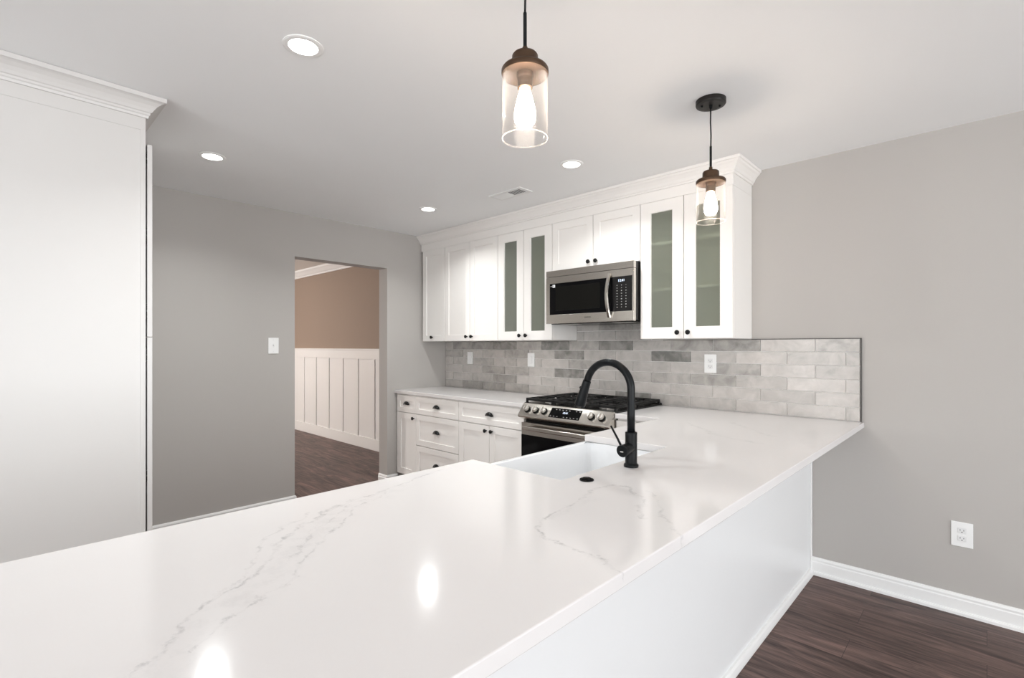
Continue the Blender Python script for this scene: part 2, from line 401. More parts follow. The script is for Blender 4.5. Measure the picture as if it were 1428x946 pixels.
        fs.append(list(range(n))); fs.append([(m-1)*n+k for k in range(n)][::-1])
        return s.add(vs, fs)
    def build(s, name, mat, parent=None, loc=None, label=None, shade=None):
        me = bpy.data.meshes.new(name)
        org = Vector(ORIGIN[parent.name]) if parent is not None else Vector(loc or (0, 0, 0))
        me.from_pydata([p-org for p in s.v], [], s.f)
        me.polygons.foreach_set('use_smooth', s.s)
        if shade:
            a = me.attributes.new(shade, 'FLOAT', 'FACE'); a.data.foreach_set('value', s.attr)
        bm = bmesh.new(); bm.from_mesh(me); bmesh.ops.recalc_face_normals(bm, faces=bm.faces[:]); bm.to_mesh(me); bm.free()
        me.materials.append(M[mat] if isinstance(mat, str) else mat)
        o = bpy.data.objects.new(name, me); COL.objects.link(o)
        if parent is not None: o.parent = parent
        else: o.location = org
        ORIGIN[o.name] = tuple(org)
        if label: o['label'] = label
        return o

def tag(o, label, cat, group=None):
    o['label'] = label; o['category'] = cat
    if group: o['group'] = group
    return o
def thing(name, label, cat, loc, group=None):
    o = bpy.data.objects.new(name, None); COL.objects.link(o); o.location = loc; o.empty_display_size = 0.1
    ORIGIN[o.name] = tuple(loc); return tag(o, label, cat, group)
def struct(o): o['kind'] = 'structure'; return o
def dup(o, parent=None):
    c = o.copy(); COL.objects.link(c)
    if parent is not None: c.parent = parent
    ORIGIN[c.name] = ORIGIN.get(o.name, (0, 0, 0))
    for ch in list(o.children): dup(ch, c)
    return c

def text(name, body, size, mtx, mat, parent, depth=0.0006):
    cu = bpy.data.curves.new(name, 'FONT'); cu.body = body; cu.size = size; cu.extrude = depth; cu.align_x = 'CENTER'; cu.align_y = 'CENTER'
    t = bpy.data.objects.new(name, cu); COL.objects.link(t)
    dg = bpy.context.evaluated_depsgraph_get()
    me = bpy.data.meshes.new_from_object(t.evaluated_get(dg)); bpy.data.objects.remove(t); bpy.data.curves.remove(cu)
    org = Vector(ORIGIN[parent.name])
    for v in me.vertices: v.co = (mtx @ v.co)-org
    me.materials.clear(); me.materials.append(M[mat])
    o = bpy.data.objects.new(name, me); COL.objects.link(o); o.parent = parent; ORIGIN[o.name] = tuple(org); return o
FACE_Y = Matrix.Rotation(R90, 4, 'X')          # text that faces -y

# ================================================================== ROOM
XL, YB, ZC = -4.147, 3.342, 2.44               # left wall, back wall, ceiling
XR, YR = 3.6, -3.3
T = 0.14
DY0, DY1, DZ = 1.745, 2.622, 2.08              # doorway in the left wall
XD, YD, ZD = -9.6, 3.415, 2.52                 # dining room beyond it

struct(MB().box(XD-0.1, XR+0.1, YR-0.1, YD+0.1, -0.06, 0.0).build('floor', 'floor'))
struct(MB().box(XL, XR+0.1, YR-0.1, YB+0.1, ZC, ZC+0.12).build('ceiling', 'ceiling'))
struct(MB().box(XL, XR+0.1, YB, YB+0.12, 0, ZC+0.12).build('wall_back', 'wall'))
struct(MB().box(XL-T, XL, YR-0.1, DY0, 0, 2.64).box(XL-T, XL, DY1, YD+0.1, 0, 2.64).box(XL-T, XL, DY0, DY1, DZ, 2.64).build('wall_left', 'wall'))
# wall behind the camera and wall to the right, each with a wide window
def window_wall(name, wname, axis, pos, a0, a1, wa0, wa1, wz0, wz1, mull):
    mb = MB(); fr = MB(); gl = MB()
    def bx(m, u0, u1, z0, z1, d0, d1):
        if axis == 'y': m.box(u0, u1, pos+d0, pos+d1, z0, z1)
        else: m.box(pos+d0, pos+d1, u0, u1, z0, z1)
    sg = -1 if axis == 'y' else 1
    D = (sg*0.12, 0.0)
    bx(mb, a0, wa0, 0, ZC, *D); bx(mb, wa1, a1, 0, ZC, *D); bx(mb, wa0, wa1, wz1, ZC, *D)
    if wz0 > 0.01: bx(mb, wa0, wa1, 0, wz0, *D)
    struct(mb.build(name, 'wall'))
    F = (sg*0.10, -sg*0.015)
    bx(fr, wa0-0.05, wa0+0.04, wz0, wz1, *F); bx(fr, wa1-0.04, wa1+0.05, wz0, wz1, *F)
    bx(fr, wa0-0.05, wa1+0.05, wz1-0.04, wz1+0.06, *F); bx(fr, wa0-0.05, wa1+0.05, wz0, wz0+0.05, *F)
    for k in range(1, mull+1):
        u = wa0+(wa1-wa0)*k/(mull+1); bx(fr, u-0.03, u+0.03, wz0, wz1, sg*0.08, sg*0.03)
    w = struct(fr.build(wname, 'trim'))
    bx(gl, wa0, wa1, wz0, wz1, sg*0.058, sg*0.052); gl.build('pane', 'glass', w)
window_wall('wall_rear', 'window_1', 'y', YR, -1.3, XR+0.1, -0.9, 3.3, 0.06, 2.18, 2)
window_wall('wall_rear_left', 'added_door_1', 'y', YR, XL, -1.3, -2.68, -1.56, 0.0, 2.10, 0)  # unseen glazed door, added to carry the aisle fill light
window_wall('wall_right', 'window_2', 'x', XR, YR, YB, -1.2, 3.0, 0.3, 2.2, 2)

# dining room shell
struct(MB().box(XD, XL-T, -1.6, YD+0.1, ZD, ZD+0.1).build('ceiling_dining', 'ceiling_dining'))
struct(MB().box(XD, XL-T, YD, YD+0.1, 0, ZD+0.1).build('wall_dining_back', 'wall_dining'))
struct(MB().box(XD-0.1, XD, -1.6, YD+0.1, 0, ZD+0.1).build('wall_dining_far', 'wall_dining'))
struct(MB().box(XD, XL-T, -1.7, -1.6, 0, ZD+0.1).build('wall_dining_near', 'wall_dining'))
wz = MB().box(XD, XL-T, YD-0.008, YD, 0, 1.26)
wz.box(XD, XL-T, YD-0.022, YD, 1.165, 1.285, 0.002).box(XD, XL-T, YD-0.034, YD, 1.283, 1.302, 0.004)
wz.box(XD, XL-T, YD-0.024, YD, 0, 0.145, 0.003)
x = -5.695
while x > XD+0.1: wz.box(x-0.031, x+0.031, YD-0.020, YD, 0.14, 1.17, 0.002); x -= 0.4125
wz.box(XL-T-0.07, XL-T, YD-0.020, YD, 0.14, 1.17)
struct(wz.build('trim_1', 'trim', label='white board and batten wainscot in the next room'))
cr = [(0, 2.415), (0.018, 2.415), (0.020, 2.435), (0.035, 2.445), (0.070, 2.485), (0.085, 2.495), (0.088, 2.52), (0, 2.52)]
struct(MB().sweep([(XD, YD), (XL-T, YD)], cr).build('trim_2', 'trim', label='white crown moulding of the next room'))

# baseboards
bbp = [(0, 0), (0.024, 0), (0.024, 0.012), (0.020, 0.020), (0.013, 0.022), (0.013, 0.072), (0.010, 0.078), (0.011, 0.088), (0.006, 0.100), (0, 0.101)]
struct(MB().sweep([(-0.748, YB), (XR, YB)], bbp).build('baseboard_back', 'trim'))
struct(MB().sweep([(XL, 0.52), (XL, DY0), (XL-T, DY0)], bbp).build('baseboard_left', 'trim'))
struct(MB().sweep([(XL-T, DY1), (XL, DY1), (XL, 2.735)], bbp).build('baseboard_doorway', 'trim'))

# warm lamp of the dining room (its fitting hangs out of the photograph's view)
LX, LY, LZ = -8.0, 0.4, 1.62
t = thing('hanging_lamp', 'warm globe lamp hanging in the next room, out of view beyond the doorway', 'lamp', (LX, LY, ZD))
m_ = Matrix.Translation((LX, LY, 0))
MB().turned([(0.06, ZD-0.025), (0.065, ZD-0.02), (0.065, ZD-0.001)], m_).build('canopy', 'canopy', t)
MB().tube([(LX, LY, ZD-0.02), (LX, LY, 2.0), (LX, LY, LZ+0.10)], 0.004, 10).build('cord', 'black', t)
MB().turned([(0.035, LZ+0.085), (0.035, LZ+0.12), (0.012, LZ+0.13)], m_).build('socket', 'bronze', t)
MB().lathe([(0.0, LZ-0.11)]+[(0.11*math.sin(a), LZ-0.11*math.cos(a)) for a in [math.pi*k/14 for k in range(1, 13)]]+[(0.035, LZ+0.105)], m_, 32).build('globe', emat('dining_lamp_glow', DINING_COLOR, DINING_POWER), t)

# ================================================================== COUNTERTOPS
CT, CB = 0.914, 0.884
XP0, XP1 = -1.3875, -0.4914
SY0, SY1, SX1 = 1.243, 1.957, -0.97            # sink opening
poly = [(XP1, -0.45), (XP1, YB-0.002), (-1.684, YB-0.002), (-1.684, 2.70), (XP0, 2.70), (XP0, SY1), (SX1, SY1), (SX1, SY0), (XP0, SY0), (XP0, -0.45)]
tag(MB().prism(poly, CB, CT, 0.0025).build('peninsula_countertop', 'quartz'),
    'large white veined quartz countertop of the peninsula, holding the black faucet', 'countertop')
tag(MB().box(XL+0.001, -2.458, 2.70, YB-0.002, CB, CT, 0.0025).build('countertop', 'quartz_back'),
    'short white countertop against the back wall, left of the range', 'countertop')

# ================================================================== FRONTS, KNOBS, PULLS (all face -y)
def shaker_ring(mb, x0, x1, z0, z1, y, th, rail):
    """frame of a door or drawer front, front face at y, chamfered inner edge"""
    a = rail; c = 0.004; b = 0.0012
    o = [(x0, z0), (x1, z0), (x1, z1), (x0, z1)]
    def ins(d): return [(x0+d, z0+d), (x1-d, z0+d), (x1-d, z1-d), (x0+d, z1-d)]
    loops = [([p for p in o], y+th), ([p for p in o], y+b), (ins(b), y), (ins(a), y), (ins(a+0.0015), y+0.007)]
    vs = []; fs = []
    for L_, yy in loops: vs += [(px, yy, pz) for px, pz in L_]
    for i in range(len(loops)-1):
        for k in range(4): fs.append((i*4+k, i*4+(k+1) % 4, i*4+4+(k+1) % 4, i*4+4+k))
    mb.add(vs, fs); return loops[-1]
def shaker(mb, x0, x1, z0, z1, y, th=0.019, rail=0.057):
    b = len(mb.v); shaker_ring(mb, x0, x1, z0, z1, y, th, rail)
    mb.f.append([b+16+k for k in range(4)]); mb.s.append(False); mb.attr.append(0)
    mb.f.append([b+k for k in range(4)][::-1]); mb.s.append(False); mb.attr.append(0)
    return mb
def knob(x, y, z, parent):
    mt = Matrix.Translation((x, y, z)) @ Matrix.Rotation(R90, 4, 'X')     # local z -> -y
    return MB().lathe([(0.0065, 0.0), (0.0055, 0.004), (0.005, 0.012), (0.008, 0.015), (0.0145, 0.018), (0.0155, 0.022), (0.0140, 0.026), (0.009, 0.0285), (0.0, 0.029)], mt, 24).build('knob', 'knob', parent, label='black round knob')
def cup_pull(x, y, z, parent, w=0.042, h=0.030, d=0.024):
    """bin pull: a quarter-shell open below, with a back flange"""
    mb = MB(); n, m = 20, 8; vs = []; fs = []
    for j in range(m+1):
        e = (math.pi/2)*j/m                      # 0 at the wall rim, pi/2 at the front lip
        for i in range(n+1):
            a = math.pi*i/n
            vs.append((x+w*math.cos(a)*(0.80+0.20*math.cos(e)), y-d*math.sin(e)*(0.35+0.65*math.sin(a)), z-0.012+h*math.sin(a)*(0.25+0.75*math.cos(e))))
    for j in range(m):
        for i in range(n): fs.append((j*(n+1)+i, j*(n+1)+i+1, (j+1)*(n+1)+i+1, (j+1)*(n+1)+i))
    mb.add(vs, fs, True)
    # lip and base flange
    mb.tube([(x+w*math.cos(math.pi*i/16), y-0.002, z-0.012+h*math.sin(math.pi*i/16)) for i in range(17)], 0.003, 8)
    mb.tube([(x+0.8*w*math.cos(math.pi*i/16), y-d*(0.35+0.65*math.sin(math.pi*i/16)), z-0.012+0.25*h*math.sin(math.pi*i/16)) for i in range(17)], 0.0024, 8)
    return mb.build('cup_pull', 'knob', parent, label='black cup pull')

YF = 2.71                                        # face of the lower fronts
def base_carcass(t, x0, x1, y0=YF+0.020):
    mb = MB().box(x0, x1, y0, YB-0.004, 0.115, CB-0.001)
    mb.box(x0, x1, y0+0.065, YB-0.004, 0.0, 0.116)
    return mb.build('body', 'cab', t)
def drawer(t, x0, x1, z0, z1, rail=0.045, pull=True):
    d = shaker(MB(), x0+0.0015, x1-0.0015, z0+0.0015, z1-0.0015, YF, 0.019, rail).build('drawer_front', 'cab', t)
    if pull: cup_pull((x0+x1)/2, YF+0.0005, (z0+z1)/2+0.004, d)
    return d
def door(t, x0, x1, z0, z1, y, kx, kz, rail=0.057, name='door'):
    d = shaker(MB(), x0+0.0015, x1-0.0015, z0+0.0015, z1-0.0015, y, 0.019, rail).build(name, 'cab', t)
    knob(kx, y+0.0005, kz, d); return d

BC = 'white base cabinets along the back wall'
t = thing('base_cabinet', 'narrow white base cabinet at the left end, one small drawer over one door', 'cabinet', (-3.954, 3.03, 0), BC)
base_carcass(t, -4.108, -3.805)
MB().box(XL+0.002, -4.108, YF+0.022, YF+0.04, 0.115, CB-0.001).build('filler_strip', 'cab', t)
drawer(t, -4.106, -3.805, 0.712, 0.872, 0.045); door(t, -4.106, -3.805, 0.122, 0.709, YF, -3.835, 0.668)
t = thing('base_cabinet', 'white base cabinet with three stacked drawers and black cup pulls', 'cabinet', (-3.50, 3.03, 0), BC)
base_carcass(t, -3.804, -3.200)
drawer(t, -3.804, -3.200, 0.712, 0.872, 0.045); drawer(t, -3.804, -3.200, 0.427, 0.709, 0.05); drawer(t, -3.804, -3.200, 0.122, 0.424, 0.05)
t = thing('base_cabinet', 'white base cabinet beside the range with one wide drawer over two doors', 'cabinet', (-2.83, 3.03, 0), BC)
base_carcass(t, -3.199, -2.462)
drawer(t, -3.199, -2.462, 0.712, 0.872, 0.045)
door(t, -3.199, -2.831, 0.122, 0.709, YF, -2.864, 0.668); door(t, -2.830, -2.462, 0.122, 0.709, YF, -2.797, 0.668)
t = thing('base_cabinet', 'white corner base cabinet between the range and the peninsula, mostly hidden', 'cabinet', (-1.53, 3.03, 0), BC)
base_carcass(t, -1.682, -1.366)
drawer(t, -1.682, -1.392, 0.712, 0.872, 0.045, False)
shaker(MB(), -1.680, -1.394, 0.124, 0.708, YF).build('door', 'cab', t)

# ================================================================== PENINSULA BASE
t = thing('peninsula_cabinet', 'white peninsula base with a plain back panel under the overhanging countertop', 'cabinet', (-1.05, 1.4, 0))
mb = MB()
mb.box(-1.355, -0.772, -0.40, 1.212, 0.10, CB-0.001)
mb.box(-1.355, -0.772, 1.212, 1.988, 0.10, 0.60)
mb.box(-1.355, -0.772, 1.988, 2.70, 0.10, CB-0.001)
mb.box(-1.355, -0.772, 2.70, YB-0.004, 0.10, CB-0.001)
mb.box(-1.290, -0.772, -0.38, YB-0.004, 0.0, 0.101)
mb.build('body', 'cab', t)
MB().box(-0.772, -0.750, -0.41, YB-0.003, 0.0, CB-0.001).build('back_panel', 'panel', t)
MB().box(-0.750, -0.742, YB-0.024, YB-0.003, 0.0, CB-0.002, 0.003).build('corner_trim', 'trim', t)
sh = [(0, 0), (0.018, 0), (0.018, 0.012), (0.014, 0.028), (0.008, 0.038), (0, 0.040)]
MB().sweep([(-0.750, YB-0.026), (-0.750, -0.41)], [(-o, z) for o, z in sh]).build('shoe_molding', 'trim', t)
MB().box(-1.36, -0.772, -0.42, -0.40, 0.0, CB-0.001).build('end_panel', 'panel', t)
for (y0, y1) in ((-0.40, 0.14), (0.14, 0.68), (0.68, 1.21), (1.99, 2.66)):
    m = Matrix.Translation((-1.355-0.019, 0, 0)) @ Matrix.Rotation(-R90, 4, 'Z')
    d = MB(); shaker(d, -y1+0.002, -y0-0.002, 0.122, 0.872, 0.0)
    d.v = [m @ p for p in d.v]; d.build('door', 'cab', t)
# ================================================================== SINK, FAUCET, BUTTON
t = thing('farmhouse_sink', 'white apron front sink set into the peninsula countertop', 'sink', (-1.16, 1.6, 0.62))
def sink_mesh():
    bm = bmesh.new()
    X0, X1, Y0, Y1, Z0, Z1 = -1.393, -0.945, 1.222, 1.979, 0.625, 0.8825
    th = 0.024
    def rect(x0, x1, y0, y1, z): return [bm.verts.new(p) for p in ((x0, y0, z), (x1, y0, z), (x1, y1, z), (x0, y1, z))]
    loops = [rect(X0, X1, Y0, Y1, Z0), rect(X0, X1, Y0, Y1, Z1), rect(X0+th, X1-th, Y0+th, Y1-th, Z1), rect(X0+th+0.012, X1-th-0.012, Y0+th+0.012, Y1-th-0.012, Z0+0.03)]
    bm.faces.new(loops[0][::-1])
    for a, b in zip(loops, loops[1:]):
        for k in range(4): bm.faces.new((a[k], a[(k+1) % 4], b[(k+1) % 4], b[k]))
    bm.faces.new(loops[-1])
    bmesh.ops.recalc_face_normals(bm, faces=bm.faces[:])
    inner = set(loops[3])
    ed = [e for e in bm.edges if (e.verts[0] in inner) or (e.verts[1] in inner)]
    bmesh.ops.bevel(bm, geom=ed, offset=0.022, segments=4, affect='EDGES', profile=0.5, clamp_overlap=True)
    ed = [e for e in bm.edges if all(abs(v.co.z-Z1) < 1e-4 for v in e.verts)]
    bmesh.ops.bevel(bm, geom=ed, offset=0.005, segments=3, affect='EDGES', profile=0.5)
    return bm
sk = MB(); sk.bm(sink_mesh(), True); basin = sk.build('basin', 'sink', t)
mod = basin.modifiers.new('normals', 'WEIGHTED_NORMAL'); mod.keep_sharp = True
MB().turned([(0.052, 0.654), (0.052, 0.659), (0.042, 0.660), (0.036, 0.6565), (0.0, 0.6565)], Matrix.Translation((-1.17, 1.60, 0)), 32).build('drain', 'drain', t)

FX, FY = -0.902, 1.551
t = thing('faucet', 'matte black gooseneck kitchen faucet standing behind the white sink', 'faucet', (FX, FY, CT))
MB().turned([(0.0255, CT), (0.0255, CT+0.008), (0.0225, CT+0.011), (0.0213, CT+0.013)], Matrix.Translation((FX, FY, 0)), 40).build('base_ring', 'black', t)
MB().turned([(0.0207, CT+0.012), (0.0207, CT+0.119), (0.0195, CT+0.1215), (0.0138, CT+0.1215)], Matrix.Translation((FX, FY, 0)), 40).build('body', 'black', t)
R_, ZA = 0.094, 1.183
cx = FX-R_
pts = [(FX, FY, CT+0.12), (FX, FY, CT+0.18), (FX, FY, ZA-0.02)]
for k in range(0, 33):
    a = math.radians(160*k/32); pts.append((cx+R_*math.cos(a), FY, ZA+R_*math.sin(a)))
e = Vector(pts[-1]); dr = Vector((-math.sin(math.radians(160)), 0, math.cos(math.radians(160))))
pts.append(tuple(e+dr*0.012))
MB().tube(pts, 0.0135, 24).build('spout', 'black', t)
hd = MB(); h0 = e+dr*0.010
prof = [(0.0, 0.0150), (0.004, 0.0156), (0.030, 0.0162), (0.070, 0.0195), (0.098, 0.0215), (0.100, 0.0205)]
hd.tube([h0+dr*a for a, r in prof], [r for a, r in prof], 28)
head = hd.build('spray_head', 'black', t)
side = Vector((-math.cos(math.radians(20)), 0, math.sin(math.radians(20))))
c = h0+dr*0.036+side*0.0165
MB().cyl(c, c+side*0.005, 0.006, 0.005, 16).build('spray_button', 'black', head)
MB().cyl((FX, FY-0.006, 0.982), (FX, FY-0.046, 0.978), 0.0195, 0.0195, 32).build('handle_barrel', 'black', t)
cap = MB().cyl((FX, FY-0.048, 0.978), (FX, FY-0.062, 0.9765), 0.0212, 0.0212, 36, 0.0015).build('handle_cap', 'black', t)
MB().box(FX-0.006, FX+0.006, FY-0.0632, FY-0.0618, 0.973, 0.977, 0.0006).build('emblem', 'label_grey', cap, label='small pale emblem')
MB().tube([(FX-0.006, FY-0.055, 0.992), (FX-0.018, FY-0.058, 1.016), (FX-0.042, FY-0.064, 1.060)], [0.0042, 0.0038, 0.0034], 14).build('lever', 'black', t)

t = thing('sink_air_switch', 'round black push button set in the countertop beside the faucet', 'button', (-0.911, 1.296, CT))
MB().turned([(0.0225, CT), (0.0225, CT+0.003), (0.021, CT+0.0045), (0.0165, CT+0.0045)], Matrix.Translation((-0.911, 1.296, 0)), 36, True).build('ring', 'bglass', t)
MB().turned([(0.0155, CT+0.004), (0.0155, CT+0.0065), (0.0135, CT+0.0078), (0.0, CT+0.0082)], Matrix.Translation((-0.911, 1.296, 0)), 36).build('push_cap', 'bglass', t)

# ================================================================== BACKSPLASH
BXR = -0.508
tb = thing('backsplash', 'grey glazed subway tile backsplash running along the back wall above the counters', 'backsplash', (-2.3, YB, CT))
MB().box(XL+0.002, BXR, YB-0.006, YB-0.0005, CT+0.0005, 1.377).box(-2.438, -1.685, YB-0.006, YB-0.0005, 1.377, 1.60).build('grout_bed', 'grout', tb)
random.seed(11)
RH, TLN = 0.0772, 0.2990
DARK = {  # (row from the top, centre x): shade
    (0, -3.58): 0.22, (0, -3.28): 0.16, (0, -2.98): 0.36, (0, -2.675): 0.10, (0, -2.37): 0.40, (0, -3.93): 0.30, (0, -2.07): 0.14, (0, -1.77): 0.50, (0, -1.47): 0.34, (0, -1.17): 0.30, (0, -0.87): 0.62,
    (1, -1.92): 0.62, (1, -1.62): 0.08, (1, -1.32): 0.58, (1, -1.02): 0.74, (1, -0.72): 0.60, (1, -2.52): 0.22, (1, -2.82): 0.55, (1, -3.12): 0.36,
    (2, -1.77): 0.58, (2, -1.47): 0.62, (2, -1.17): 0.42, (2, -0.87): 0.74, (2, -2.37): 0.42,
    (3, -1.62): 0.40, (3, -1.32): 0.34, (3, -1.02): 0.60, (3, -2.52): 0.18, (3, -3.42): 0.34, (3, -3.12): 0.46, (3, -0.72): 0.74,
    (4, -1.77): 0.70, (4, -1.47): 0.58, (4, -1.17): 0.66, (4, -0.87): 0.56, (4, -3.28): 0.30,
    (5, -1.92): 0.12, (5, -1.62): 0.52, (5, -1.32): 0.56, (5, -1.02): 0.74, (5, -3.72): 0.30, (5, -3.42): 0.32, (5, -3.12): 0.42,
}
tl = MB()
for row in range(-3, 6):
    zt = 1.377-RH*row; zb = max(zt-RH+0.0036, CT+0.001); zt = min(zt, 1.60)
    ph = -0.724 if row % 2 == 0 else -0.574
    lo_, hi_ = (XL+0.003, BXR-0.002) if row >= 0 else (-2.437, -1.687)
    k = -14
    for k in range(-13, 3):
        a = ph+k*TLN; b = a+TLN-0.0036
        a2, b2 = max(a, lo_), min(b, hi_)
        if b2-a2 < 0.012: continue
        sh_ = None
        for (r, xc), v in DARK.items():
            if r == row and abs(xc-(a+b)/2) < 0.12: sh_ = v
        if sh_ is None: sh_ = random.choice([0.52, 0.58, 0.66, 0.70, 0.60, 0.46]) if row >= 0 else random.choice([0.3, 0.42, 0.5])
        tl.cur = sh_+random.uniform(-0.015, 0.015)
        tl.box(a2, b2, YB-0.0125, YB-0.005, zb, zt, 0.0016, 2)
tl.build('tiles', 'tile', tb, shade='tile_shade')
MB().box(BXR, BXR+0.006, YB-0.013, YB-0.0005, CT+0.001, 1.381).box(-1.078, BXR+0.006, YB-0.013, YB-0.0005, 1.377, 1.381).build('edge_trim', 'edge_trim', tb, label='thin dark metal edge strip')

# ================================================================== WALL CABINETS
YU = 3.012; ZB, ZT = 1.383, 2.286
WC = 'white wall cabinets along the back wall'
def shell(t, x0, x1, z0, z1, open_=False):
    y0 = YU+0.0205; mb = MB(); s = 0.017
    if not open_: mb.box(x0, x1, y0, YB-0.003, z0, z1)
    else:
        mb.box(x0, x0+s, y0, YB-0.003, z0, z1).box(x1-s, x1, y0, YB-0.003, z0, z1)
        mb.box(x0+s, x1-s, y0, YB-0.003, z0, z0+s).box(x0+s, x1-s, y0, YB-0.003, z1-s, z1)
    b = mb.build('body', 'cab', t)
    if open_:
        MB().box(x0+s, x1-s, YB-0.010, YB-0.003, z0+s, z1-s).build('back_panel', 'cab_in', t)
        for zz in (1.700, 2.005): MB().box(x0+s, x1-s, y0+0.020, YB-0.010, zz, zz+0.018).build('shelf', 'cab_in', t)
    return b
def glass_door(t, x0, x1, z0, z1, kx, rail=0.073):
    mb = MB(); b = len(mb.v); shaker_ring(mb, x0+0.0015, x1-0.0015, z0+0.0015, z1-0.0015, YU, 0.019, rail)
    # inner reveal and back ring
    n = len(mb.v); i0 = rail+0.0015
    q = [(x0+i0+.0015, z0+i0+.0015), (x1-i0-.0015, z0+i0+.0015), (x1-i0-.0015, z1-i0-.0015), (x0+i0+.0015, z1-i0-.0015)]
    mb.v += [Vector((px, YU+0.019, pz)) for px, pz in q]
    for k in range(4):
        mb.f.append([b+16+k, b+16+(k+1) % 4, n+(k+1) % 4, n+k]); mb.s.append(False); mb.attr.append(0)
        mb.f.append([n+k, n+(k+1) % 4, b+(k+1) % 4, b+k]); mb.s.append(False); mb.attr.append(0)
    d = mb.build('door', 'cab', t)
    MB().box(q[0][0]-0.0005, q[1][0]+0.0005, YU+0.010, YU+0.014, q[0][1]-0.0005, q[2][1]+0.0005).build('glass_pane', 'frost', d, label='frosted glass pane')
    knob(kx, YU+0.0005, ZB+0.040, d); return d
t = thing('wall_cabinet', 'narrow single door white wall cabinet against the left wall', 'cabinet', (-3.93, 3.18, ZB), WC)
shell(t, -4.113, -3.764, ZB, ZT); MB().box(XL+0.008, -4.113, YU+0.03, YU+0.045, ZB, ZT).build('filler_strip', 'cab', t)
door(t, -4.113, -3.764, ZB, ZT, YU, -3.972+0.02, ZB+0.040)
t = thing('wall_cabinet', 'white wall cabinet with two solid shaker doors, second from the left wall', 'cabinet', (-3.40, 3.18, ZB), WC)
shell(t, -3.762, -3.042, ZB, ZT)
door(t, -3.762, -3.403, ZB, ZT, YU, -3.468+0.030, ZB+0.040); door(t, -3.401, -3.042, ZB, ZT, YU, -3.366, ZB+0.040)
t = thing('wall_cabinet', 'white wall cabinet with two frosted glass doors left of the microwave', 'cabinet', (-2.74, 3.18, ZB), WC)
shell(t, -3.040, -2.442, ZB, ZT, True)
glass_door(t, -3.040, -2.742, ZB, ZT, -2.776); glass_door(t, -2.740, -2.442, ZB, ZT, -2.706)
t = thing('wall_cabinet', 'short white wall cabinet with two solid doors above the microwave', 'cabinet', (-2.06, 3.18, 1.908), WC)
shell(t, -2.440, -1.684, 1.908, ZT)
door(t, -2.440, -2.063, 1.908, ZT, YU, -2.094, 1.950); door(t, -2.061, -1.684, 1.908, ZT, YU, -2.030, 1.950)
t = thing('wall_cabinet', 'white wall cabinet with two frosted glass doors right of the microwave', 'cabinet', (-1.38, 3.18, ZB), WC)
shell(t, -1.682, -1.080, ZB, ZT, True)
glass_door(t, -1.682, -1.382, ZB, ZT, -1.416); glass_door(t, -1.380, -1.080, ZB, ZT, -1.346)
# frieze and crown
t = thing('crown_molding', 'white frieze and crown moulding running along the tops of the wall cabinets', 'molding', (-2.6, 3.18, ZT))
MB().box(XL+0.004, -1.080, YU+0.004, YB-0.003, ZT+0.001, ZC-0.002).build('frieze', 'cab', t)
zc = ZC-0.0015
prof = [(0, 2.355), (0.008, 2.355), (0.010, 2.366), (0.015, 2.369), (0.022, 2.386), (0.036, 2.404), (0.046, 2.412), (0.050, 2.420), (0.057, 2.423), (0.058, zc), (0, zc)]
MB().sweep([(XL+0.004, YU+0.003), (-1.0795, YU+0.003), (-1.0795, YB-0.003)], prof).build('crown', 'cab', t)

# ================================================================== MICROWAVE
t = thing('microwave_oven', 'stainless steel over-the-range microwave hung between the wall cabinets', 'microwave', (-2.06, 3.14, 1.50))
X0, X1, YM, Z0, Z1 = -2.437, -1.687, 2.935, 1.505, 1.904
MB().box(X0+0.002, X1-0.002, YM+0.030, YB-0.015, Z0+0.006, Z1-0.001).build('body', 'bpanel', t)
MB().box(X0, X1, YM, YM+0.030, 1.8575, Z1, 0.002).build('vent_strip', 'steel', t)
dr_ = MB()
XC = -1.852                                       # joint between door and control panel
# door frame ring (steel) built as bevelled bars round the window
GX0, GX1, GZ0, GZ1 = -2.402, -1.699, 1.572, 1.806
dr_.box(X0, X1, YM, YM+0.028, Z0, GZ0, 0.0015).box(X0, X1, YM, YM+0.028, GZ1, 1.8555, 0.0015)
dr_.box(X0, GX0, YM+0.0006, YM+0.028, GZ0-0.001, GZ1+0.001).box(GX1, X1, YM+0.0006, YM+0.028, GZ0-0.001, GZ1+0.001)
door_ = dr_.build('door', 'steel', t)
MB().box(GX0, XC-0.001, YM+0.0025, YM+0.026, GZ0, GZ1).build('window', 'bglass', door_, label='black glass window')
MB().box(GX0+0.055, XC-0.10, YM+0.0018, YM+0.0026, GZ0+0.03, GZ1-0.025).build('mesh_screen', pmat('door_screen', (0.007, 0.0068, 0.006), 0.3, spec=0.06), door_)
hp = []
for k in range(21):
    s_ = k/20; hp.append((-1.872, YM-0.010-0.036*math.sin(math.pi*s_), 1.530+0.305*s_))
hb = MB(); vs = []; fs = []
for (hx, hy, hz) in hp: vs += [(hx-0.012, hy+0.006, hz), (hx-0.008, hy-0.005, hz), (hx+0.008, hy-0.005, hz), (hx+0.012, hy+0.006, hz)]
for k in range(20):
    for j in range(4): fs.append((k*4+j, k*4+(j+1) % 4, k*4+4+(j+1) % 4, k*4+4+j))
fs += [(0, 1, 2, 3), (80, 81, 82, 83)]
hb.add(vs, fs); hb.box(-1.882, -1.862, YM-0.016, YM+0.001, 1.530, 1.548, 0.002).box(-1.882, -1.862, YM-0.016, YM+0.001, 1.817, 1.835, 0.002)
hb.build('handle', 'steel', door_, label='curved steel handle')
pn = MB().box(XC+0.001, GX1, YM+0.002, YM+0.026, GZ0, GZ1).build('control_panel', 'bpanel', t, label='black key panel')
MB().box(-1.812, -1.752, YM+0.0008, YM+0.002, 1.768, 1.790).build('display', 'bglass', pn)
